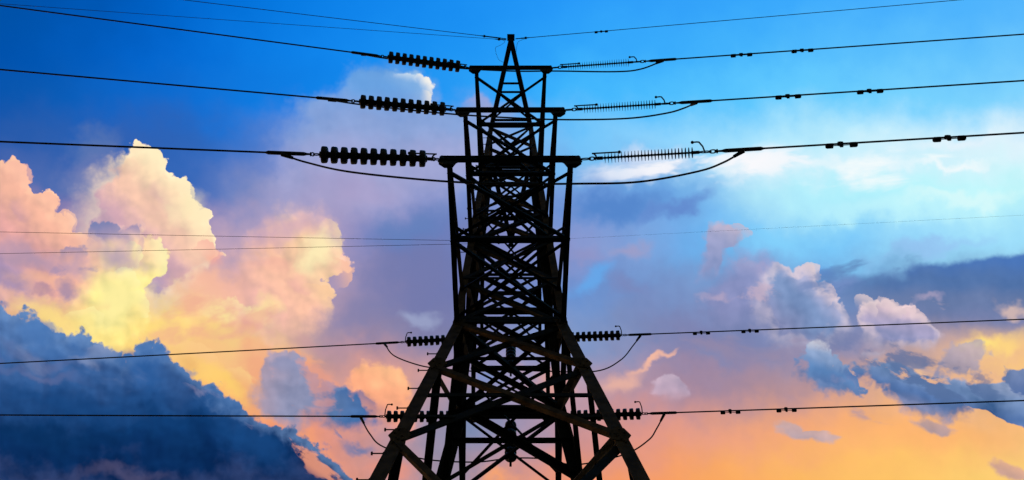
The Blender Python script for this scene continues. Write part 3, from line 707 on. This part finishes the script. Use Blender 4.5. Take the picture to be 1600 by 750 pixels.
# plan bracing inside the mast
for z, w in ((H3, .09), (H2, .07), (H1, .06), (TOP - .02, .06)):
    pn = pempty('plan_bracing')
    member('cross_brace', corner(-1, -1, z) + Vector((0, 0, -.03)), corner(1, 1, z) + Vector((0, 0, -.03)), w, (0, 0, -1), pn)
    member('cross_brace', corner(1, -1, z) + Vector((0, 0, .04)), corner(-1, 1, z) + Vector((0, 0, .04)), w, (0, 0, -1), pn)
def xbeam_plate(bm, c, sgn, sy):            # the bracket a string hangs on
    tube(bm, [c + Vector((0, 0, -.10)), c + Vector((0, 0, .03))], .07, 10)
# crossarms: rectangular in plan, a box beam across the tip
ARMS = {}
def crossarm(sy, h, reach, tipw, beamhalf, rise, mid=.47, bw=.085):
    arm = pempty('crossarm')
    wn = half(h); yb = DT + sy * wn; yt = DT + sy * reach
    lo, hi = {}, {}
    for s in (-1, 1):
        tip = Vector((s * tipw, yt, h)); root = Vector((s * wn, yb, h))
        up = corner(s, sy, h + rise)
        member('lower_chord', tip, root, bw, (s, 0, 0), arm, flip=-s)
        member('upper_chord', tip + Vector((-s * .0, 0, .10)), up, bw * .8, (s, 0, 0), arm, flip=-s)
        lo[s] = lambda t, a=tip, b=root: a + (b - a) * t
        hi[s] = lambda t, a=tip, b=up: a + (b - a) * t
        # side frame
        for t0, t1 in ((mid, mid), ):
            member('hanger_strut', lo[s](t0), hi[s](t1), .045, (s, 0, 0), arm)
        member('side_brace', hi[s](mid) , lo[s](1) + Vector((0, 0, .02)), .05, (s, 0, 0), arm)
    # tip beam: two channels back to back with end plates
    bm = bmesh.new(); L = beamhalf
    for dz in (-.035, .035):
        bar(bm, (-L, yt, h + dz * 1.35), (L, yt, h + dz * 1.35), .075, .012)
    bar(bm, (-L, yt, h), (L, yt, h), .012, .07)
    for s in (-1, 1):
        bmesh.ops.create_cone(bm, segments=16, radius1=.042, radius2=.042, depth=.10, cap_ends=True, matrix=Matrix.Translation((s * L, yt, h)))
    sub('tip_beam', bm, STEEL, arm)
    for s in (-1, 1):                        # gusset under each end, with the ring plate
        bm = bmesh.new(); k = s
        pts = [(L + .03, .0), (L + .055, -.10), (L - .03, -.19), (L - .18, -.22), (L - .30, -.06), (L - .30, .0)]
        fa = [bm.verts.new(Vector((k * px, yt - sy * .01, h + pz))) for px, pz in pts]
        f = bm.faces.new(fa); r_ = bmesh.ops.extrude_face_region(bm, geom=[f])
        for v in r_['geom']:
            if isinstance(v, bmesh.types.BMVert): v.co.y += sy * .016
        # flat plate lying under the corner joint
        pl = [(L + .045, -.03), (L + .045, .06), (L - .04, .12), (L - .16, .12), (L - .24, .02), (L - .24, -.03)]
        fa = [bm.verts.new(Vector((k * px, yt - sy * pz, h - .055))) for px, pz in pl]
        f = bm.faces.new(fa); r_ = bmesh.ops.extrude_face_region(bm, geom=[f])
        for v in r_['geom']:
            if isinstance(v, bmesh.types.BMVert): v.co.z -= .012
        bmesh.ops.recalc_face_normals(bm, faces=bm.faces)
        sub('corner_gusset', bm, STEEL, arm)
    dn = Vector((0, 0, -.02))
    # bottom plane: crossed bays and struts
    e = .07
    for t0, t1 in ((e, mid), (mid, 1 - .02)):
        member('plan_brace', lo[-1](t0) + dn, lo[1](t1) + dn, .055, (0, 0, -1), arm)
        member('plan_brace', lo[1](t0) - dn, lo[-1](t1) - dn, .055, (0, 0, -1), arm)
    member('mid_strut', lo[-1](mid), lo[1](mid), .08, (0, 0, -1), arm)
    member('root_strut', lo[-1](1) + Vector((0, 0, .05)), lo[1](1) + Vector((0, 0, .05)), .08, (0, 0, -1), arm)
    member('upper_brace', hi[-1](mid), hi[1](1), .045, (0, 0, 1), arm); member('upper_brace', hi[1](mid), hi[-1](1), .045, (0, 0, 1), arm)
    # step bolts standing on the chord flange
    bm = bmesh.new()
    for s in (-1, 1):
        for i in range(9):
            p = lo[s](.08 + .045 * i) + Vector((-s * .048, 0, -.0)); tube(bm, [p, p - Vector((s * .018, 0, 0))], .012, 6)
    sub('bolt_heads', bm, STEEL, arm)
    return arm
SPEC = {1: (H1, 3.55, .79, .875, 1.2), 2: (H2, 3.60, .88, .98, 1.25), 3: (H3, 3.86, .955, 1.035, 1.15)}
for sy in (-1, 1):
    for k, (h, reach, tw, bh, rise) in SPEC.items(): crossarm(sy, h, reach, tw, bh, rise, mid=.36 if (sy, k) == (1, 3) else .47)
# earth wire arms: pointed, at the very top
for sy in (-1, 1):
    arm = pempty('earth_wire_arm'); yt = DT + sy * 3.09; tip = Vector((0, yt, TOP))
    lo = {}
    for s in (-1, 1):
        root = corner(s, sy, TOP); a = tip + Vector((s * .05, 0, 0))
        member('lower_chord', a, root, .12, (s, 0, 0), arm, flip=-s)
        member('upper_chord', a + Vector((0, 0, .08)), corner(s, sy, TOP) + Vector((-s * .0, 0, .35)), .07, (s, 0, 0), arm, flip=-s)
        lo[s] = lambda t, a=a, b=root: a + (b - a) * t
    for t, w in ((.50, .05), (.60, .05), (.93, .06)): member('cross_strut', lo[-1](t), lo[1](t), w, (0, 0, -1), arm)
    member('plan_brace', lo[-1](.6), lo[1](.93), .05, (0, 0, -1), arm); member('plan_brace', lo[1](.6), lo[-1](.93), .05, (0, 0, -1), arm)
    bm = bmesh.new()
    bar(bm, (-.10, yt, TOP + .01), (.10, yt, TOP + .01), .10, .07); bar(bm, (-.07, yt, TOP - .13), (.07, yt, TOP - .13), .012, .18)
    bar(bm, (-.1, yt + sy * .1, TOP - .09), (.1, yt + sy * .1, TOP - .09), .10, .012)
    sub('tip_plate', bm, STEEL, arm)

# ------------------------------------------------------------------ insulator strings, conductors, jumpers
ct, st_ = math.cos(PITCH), math.sin(PITCH)
def bearing(y_px, slope, eta=-.06):
    """sideways drift of a span whose climb against the sky is slope"""
    yf = (375 - y_px) / 1305
    return (eta * (ct - yf * st_) - slope) / (st_ + yf * ct)

def porcelain_disc_mesh():
    bm = bmesh.new()
    prof = [(0, .048), (.018, .054), (.024, .085), (.026, .108), (.034, .121), (.050, .127), (.092, .130), (.108, .128), (.116, .121), (.118, .108), (.110, .098), (.117, .086), (.112, .070), (.121, .056), (.132, .050), (.146, .048)]
    lathe(bm, prof, 28)
    me = bpy.data.meshes.new('disc'); bm.normal_update(); bm.to_mesh(me); bm.free(); me.materials.append(GLAZE)
    for p in me.polygons: p.use_smooth = True
    return me
DISC = porcelain_disc_mesh()
def shed_mesh(r=.082):
    bm = bmesh.new(); lathe(bm, [(-.010, .014), (-.002, .03), (.002, r), (.006, r), (.010, .03), (.016, .014)], 24)
    me = bpy.data.meshes.new('shed'); bm.normal_update(); bm.to_mesh(me); bm.free(); me.materials.append(RUBBER)
    for p in me.polygons: p.use_smooth = True
    return me
SHED = shed_mesh()
def localobj(name, me, root, x=0.0, flipx=False):
    o = bpy.data.objects.new(name, me); C.objects.link(o); o.parent = root; o.location = (x, 0, 0)
    if flipx: o.rotation_euler = (0, 0, math.pi)
    return o
def chain_links(root, x0, x1):
    bm = bmesh.new(); L = x1 - x0
    def oval(cx, hl, hw, r, plane):
        pts = []
        for k in range(17):
            a = 2 * math.pi * k / 16; u, v = math.cos(a) * hl, math.sin(a) * hw
            pts.append(Vector((cx + u, v if plane else 0, 0 if plane else v)))
        tube(bm, pts, r, 6, close=False)
    oval(x0 + L * .28, L * .30, .032, .010, False)
    oval(x0 + L * .66, L * .18, .026, .010, True)
    tube(bm, [(x0 + L * .74, 0, 0), (x1, 0, 0)], .016, 8)
    tube(bm, [(x0 + L * .84, 0, 0), (x0 + L * .90, 0, 0)], .034, 10)
    return obj('shackle', bm, STEEL, root)
def arcing_horn(root, x, back, tall, sgn):
    bm = bmesh.new(); r = .0125
    p = [Vector((x, 0, 0)), Vector((x - sgn * .02 * 0, 0, tall * .55)), Vector((x - sgn * .03, 0, tall)), Vector((x - sgn * .06, 0, tall + .012)), Vector((x - sgn * back, 0, tall + .005))]
    tube(bm, p, r, 8)
    bmesh.ops.create_uvsphere(bm, u_segments=10, v_segments=8, radius=.026, matrix=Matrix.Translation(p[-1]))
    return obj('arcing_horn', bm, STEEL, root)

def string(start, dirv, kind, label, group, horn_tip=True, horn_end=False):
    d = Vector(dirv).normalized()
    root = empty('tension_insulator', start); root.rotation_mode = 'QUATERNION'; root.rotation_quaternion = frame(d)
    tag(root, label, 'insulator', group)
    o_ = -.13 if Vector(dirv).x < 0 else 0.0
    chain_links(root, .0, .27 + o_)
    if kind == 'porcelain':
        bm = bmesh.new(); tube(bm, [(.22 + o_, 0, 0), (.27 + o_, 0, 0), (1.90 + o_, 0, 0), (1.94 + o_, 0, 0)], [.02, .028, .028, .02], 10); obj('core_rod', bm, STEEL, root)
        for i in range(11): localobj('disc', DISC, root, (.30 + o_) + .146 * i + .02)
        x1 = 1.93 + o_
    else:
        bm = bmesh.new(); tube(bm, [(.22, 0, 0), (1.80, 0, 0)], .016, 10)
        tube(bm, [(.25, 0, 0), (.34, 0, 0)], .028, 10); tube(bm, [(1.66, 0, 0), (1.78, 0, 0)], .026, 10)
        obj('core_rod', bm, RUBBER, root)
        for i in range(27): localobj('shed', SHED, root, .37 + .05 * i)
        x1 = 1.78
    chain_links(root, x1, 2.08 + o_)
    if horn_tip: arcing_horn(root, .24 + o_, -.36, .20, 1)
    if horn_end: arcing_horn(root, 1.86 if kind != 'porcelain' else 1.95 + o_, .13, .42, 1)
    return root

def conductor(start, dirv, s0, rad, name, label, cat, group, clamp=True):
    d = Vector(dirv); ln = d.length; d = d / ln; eta = d.z
    root = empty(name, start); tag(root, label, cat, group)
    bm = bmesh.new(); pts = []
    for i in range(60):
        t = s0 + (260 - s0) * (i / 59) ** 2.2
        pts.append(d * t + Vector((0, 0, -eta * t * t / 260)))
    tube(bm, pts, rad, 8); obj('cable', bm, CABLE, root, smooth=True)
    if clamp:
        q = frame(d)
        bm = bmesh.new(); tube(bm, [d * s0, d * (s0 + .05), d * (s0 + .1), d * (s0 + .62), d * (s0 + .66)], [.016, .018, .031, .031, rad], 10)
        obj('clamp_sleeve', bm, CABLE, root, smooth=True)
    return root
def jumper(pts, rad, label, a_dir):
    root = empty('jumper_cable', pts[0]); tag(root, label, 'cable', 'jumper loops joining the left and right spans')
    o = Vector(pts[0]); bm = bmesh.new(); tube(bm, [p - o for p in catmull(pts, 8)], rad, 8); obj('cable', bm, CABLE, root, smooth=True)
    for e, e2 in ((pts[0], pts[1]), (pts[-1], pts[-2])):
        bm = bmesh.new(); a = Vector(e) - o; b = a + (Vector(e2) - Vector(e)).normalized() * .17
        tube(bm, [a + Vector((0, 0, .03)), a, b], [.03, .034, .026], 8); obj('terminal_lug', bm, CABLE, root)
    return root
def damper(p, dirv, label, k=1.0):
    root = empty('vibration_damper', p); root.rotation_mode = 'QUATERNION'; root.rotation_quaternion = frame(Vector(dirv))
    tag(root, label, 'damper', 'vibration dampers on the right spans')
    dz = -.062 * k
    bm = bmesh.new(); tube(bm, [(-.14 * k, 0, dz), (.14 * k, 0, dz)], .007, 6); obj('messenger_wire', bm, STEEL, root)
    for s in (-1, 1):
        bm = bmesh.new(); tube(bm, [(s * .12 * k, 0, dz), (s * .125 * k, 0, dz), (s * .21 * k, 0, dz), (s * .225 * k, 0, dz)], [.024 * k, .040 * k, .040 * k, .030 * k], 12); obj('weight', bm, STEEL, root)
    bm = bmesh.new(); bar(bm, (0, 0, dz - .02), (0, 0, .035 * k), .05 * k, .045 * k); tube(bm, [(-.035 * k, 0, 0), (.035 * k, 0, 0)], .034 * k, 10); obj('clamp', bm, STEEL, root)
    return root

YPX = {(1, -1): 106, (2, -1): 172, (3, -1): 249, (1, 1): 529, (2, 1): 650}
SLOPE_L = {(1, -1): .133, (2, -1): .089, (3, -1): .040, (1, 1): -.055, (2, 1): .002}
SLOPE_R = {(1, -1): .071, (2, -1): .064, (3, -1): .060, (1, 1): .038, (2, 1): .033}
WHERE = {(1, -1): 'topmost crossarm facing us', (2, -1): 'middle crossarm facing us', (3, -1): 'lowest crossarm facing us',
         (1, 1): 'far crossarm seen through the mast', (2, 1): 'far crossarm low between the legs'}
WSHORT = {(1, -1): 'from the topmost crossarm', (2, -1): 'from the middle crossarm', (3, -1): 'from the lowest crossarm facing us', (1, 1): 'from behind the mast', (2, 1): 'from between the splayed legs'}
ORD = {(1, -1): 'topmost thick', (2, -1): 'second thick', (3, -1): 'third thick', (1, 1): 'fourth thick', (2, 1): 'lowest thick'}
DAMP = {(1, -1): (5.2, 6.53), (2, -1): (5.29, 6.79), (3, -1): (5.1, 6.68), (1, 1): (4.95, 6.18), (2, 1): (4.97, 6.2)}
PXM = {(1, -1): 70.9, (2, -1): 83.7, (3, -1): 103.0, (1, 1): 60.4, (2, 1): 69.2}
JUMP = {(3, -1): [(480, 254), (550, 269), (690, 283), (797, 287), (905, 287), (1000, 284), (1090, 268), (1130, 254)],
        (2, -1): [(560, 163), (640, 172), (716, 179), (797, 184), (885, 187), (980, 185), (1040, 177), (1068, 169)],
        (1, -1): [(600, 91), (700, 105), (797, 111), (868, 111), (960, 112), (1000, 108)],
        (1, 1): [(615, 556), (655, 571), (690, 576), (740, 580), (797, 578), (850, 580), (930, 580), (968, 563), (988, 540)],
        (2, 1): [(577, 678), (598, 698), (660, 717), (740, 722), (797, 716), (850, 717), (900, 726), (975, 710), (1012, 688), (1025, 670)]}
for key in YPX:
    k, sy = key; h, reach, tw, bh, rise = SPEC[k]; yt = DT + sy * reach
    ends = {}
    for s, SL in ((-1, SLOPE_L), (1, SLOPE_R)):
        de = bearing(YPX[key], SL[key]); dv = Vector((s, de, -.06)); dn_ = dv.normalized()
        st0 = Vector((s * (bh + .03), yt, h - .01))
        comp = (s > 0 and sy < 0)
        side = 'right' if s > 0 else 'left'
        what = 'slender ribbed grey rod insulator' if comp else 'string of dark porcelain discs'
        string(st0, dv, 'composite' if comp else 'porcelain', f'{what}, {side} end of the {WHERE[key]}',
               'composite rod insulators' if comp else 'porcelain disc insulator strings',
               horn_tip=comp or (s < 0 and sy < 0), horn_end=(s > 0) or sy > 0)
        conductor(st0, dv, 2.06 + (-.13 if s < 0 else 0), .0155, 'power_line', f'{ORD[key]} cable off to the {side}, {WSHORT[key]}', 'power line', f'power lines leaving to the {side}')
        ends[s] = st0 + dn_ * (2.42 + (-.08 if s < 0 else 0)) + Vector((0, 0, -.05))
        if s > 0:
            for j, xm in enumerate(DAMP[key]):
                t = (xm * (.955 if sy < 0 else .978) - st0.x) / dn_.x
                nm = 'nearer the pylon' if j == 0 else 'farther from the pylon'
                damper(st0 + dn_ * t + Vector((0, 0, .06 * t * t / 260)), dv, f'dumbbell damper under the {ORD[key]} right cable, {nm}', 1.0 if sy < 0 else .95)
    mids = []
    for px, py in JUMP[key]:
        yf = (375 - py) / 1305; hr = yt * (st_ + yf * ct) / (ct - yf * st_)
        mids.append(Vector(((px - 797) / 1305 * (yt * ct + hr * st_), yt, hr + G)))
    jumper([ends[-1]] + mids + [ends[1]], .016, f'slack jumper cable beneath the {WHERE[key]}', None)
    if sy > 0:
        root = empty('suspension_insulator', (0, yt, h - .07)); root.rotation_euler = (0, R(90), 0)
        tag(root, f'hanging column of discs on the {WHERE[key]}', 'insulator', 'hanging disc insulators')
        chain_links(root, 0, .19)
        bm = bmesh.new(); tube(bm, [(.2, 0, 0), (1.38, 0, 0)], .03, 10); obj('core_rod', bm, STEEL, root)
        for i in range(8): localobj('disc', DISC, root, .17 + .146 * i)
        bm = bmesh.new(); tube(bm, [(1.34, 0, 0), (1.42, 0, 0)], .03, 8); bar(bm, (1.42, -.12, 0), (1.42, .12, 0), .05, .03, up=(1, 0, 0)); obj('clamp', bm, STEEL, root)

# earth wires on the pointed arms
def earth(sy, s, slope, ypx, rad, label, dz=0.0, fit=.45):
    yt = DT + sy * 3.09; de = bearing(ypx, slope); dv = Vector((s, de, -.05))
    st0 = Vector((s * .12, yt, TOP - dz)); d = dv.normalized()
    root = conductor(st0, dv, .2, rad, 'earth_wire', label, 'earth wire', 'earth wires at the top of the pylon', clamp=False)
    q = frame(d)
    f = empty('wire_dead_end', (0, 0, 0)); f.parent = root; f.rotation_mode = 'QUATERNION'; f.rotation_quaternion = q
    bm = bmesh.new()
    pts = []
    for c_ in (.05, .12):
        ring = [Vector((c_ + .045 * math.cos(a * math.pi / 6), 0, .026 * math.sin(a * math.pi / 6))) for a in range(13)]
        tube(bm, ring, .008, 6, close=False)
    tube(bm, [(.16, 0, 0), (.2, 0, 0), (fit, 0, 0), (fit + .12, 0, 0)], [.02, .017, .017, .009], 8)
    tube(bm, [(fit - .02, 0, 0), (fit + .03, 0, 0)], .034, 8)
    o = obj('dead_end_grip', bm, STEEL, f)
    return st0, d
earth(-1, -1, .118, 60, .0085, 'thin earth wire climbing steeply up left from the peak of the pylon', 0.0, .6)
earth(-1, -1, .0685, 62, .006, 'thinner lower earth wire leaving the pylon peak to the left', .12, .2)
p0, d0 = earth(-1, 1, .085, 58, .009, 'thin earth wire rising to the right from the peak of the pylon', 0.0, .28)
t = (2.43 - p0.x) / d0.x
damper(p0 + d0 * t, d0, 'small vibration damper on the thin earth wire right of the pylon peak', .8)
earth(1, -1, .013, 377, .0065, 'upper of two hair thin wires behind the mast crossing the left clouds', 0.0, .25)
earth(1, -1, -.027, 379, .0065, 'lower of two hair thin wires behind the mast crossing the left clouds', .10, .25)
earth(1, 1, .046, 377, .0022, 'hair thin wire going right from behind the mast at its middle', 0.0, .25)
# slack bonding leads from the earth wires to the peak
yn = DT - 3.09
for pts, lab in (([(-.24, yn, TOP - .1), (-.16, yn, TOP - .32), (-.27, yn, TOP - .7), (-.40, yn, TOP - 1.02), (-.33, yn + .2, TOP - 1.3), (-.2, yn + .35, TOP - 1.1)], 'thin curling bonding lead left of the pylon peak'),
                 ([(.42, yn, TOP + .03), (.3, yn, TOP - .12), (.18, yn, TOP - .45), (.14, yn + .15, TOP - .8)], 'thin curved bonding lead right of the pylon peak')):
    o0 = Vector(pts[0]); bm = bmesh.new(); tube(bm, [p - o0 for p in catmull(pts, 8)], .0045, 6)
    o = obj('bonding_lead', bm, CABLE); o.location = o0; tag(o, lab, 'cable')
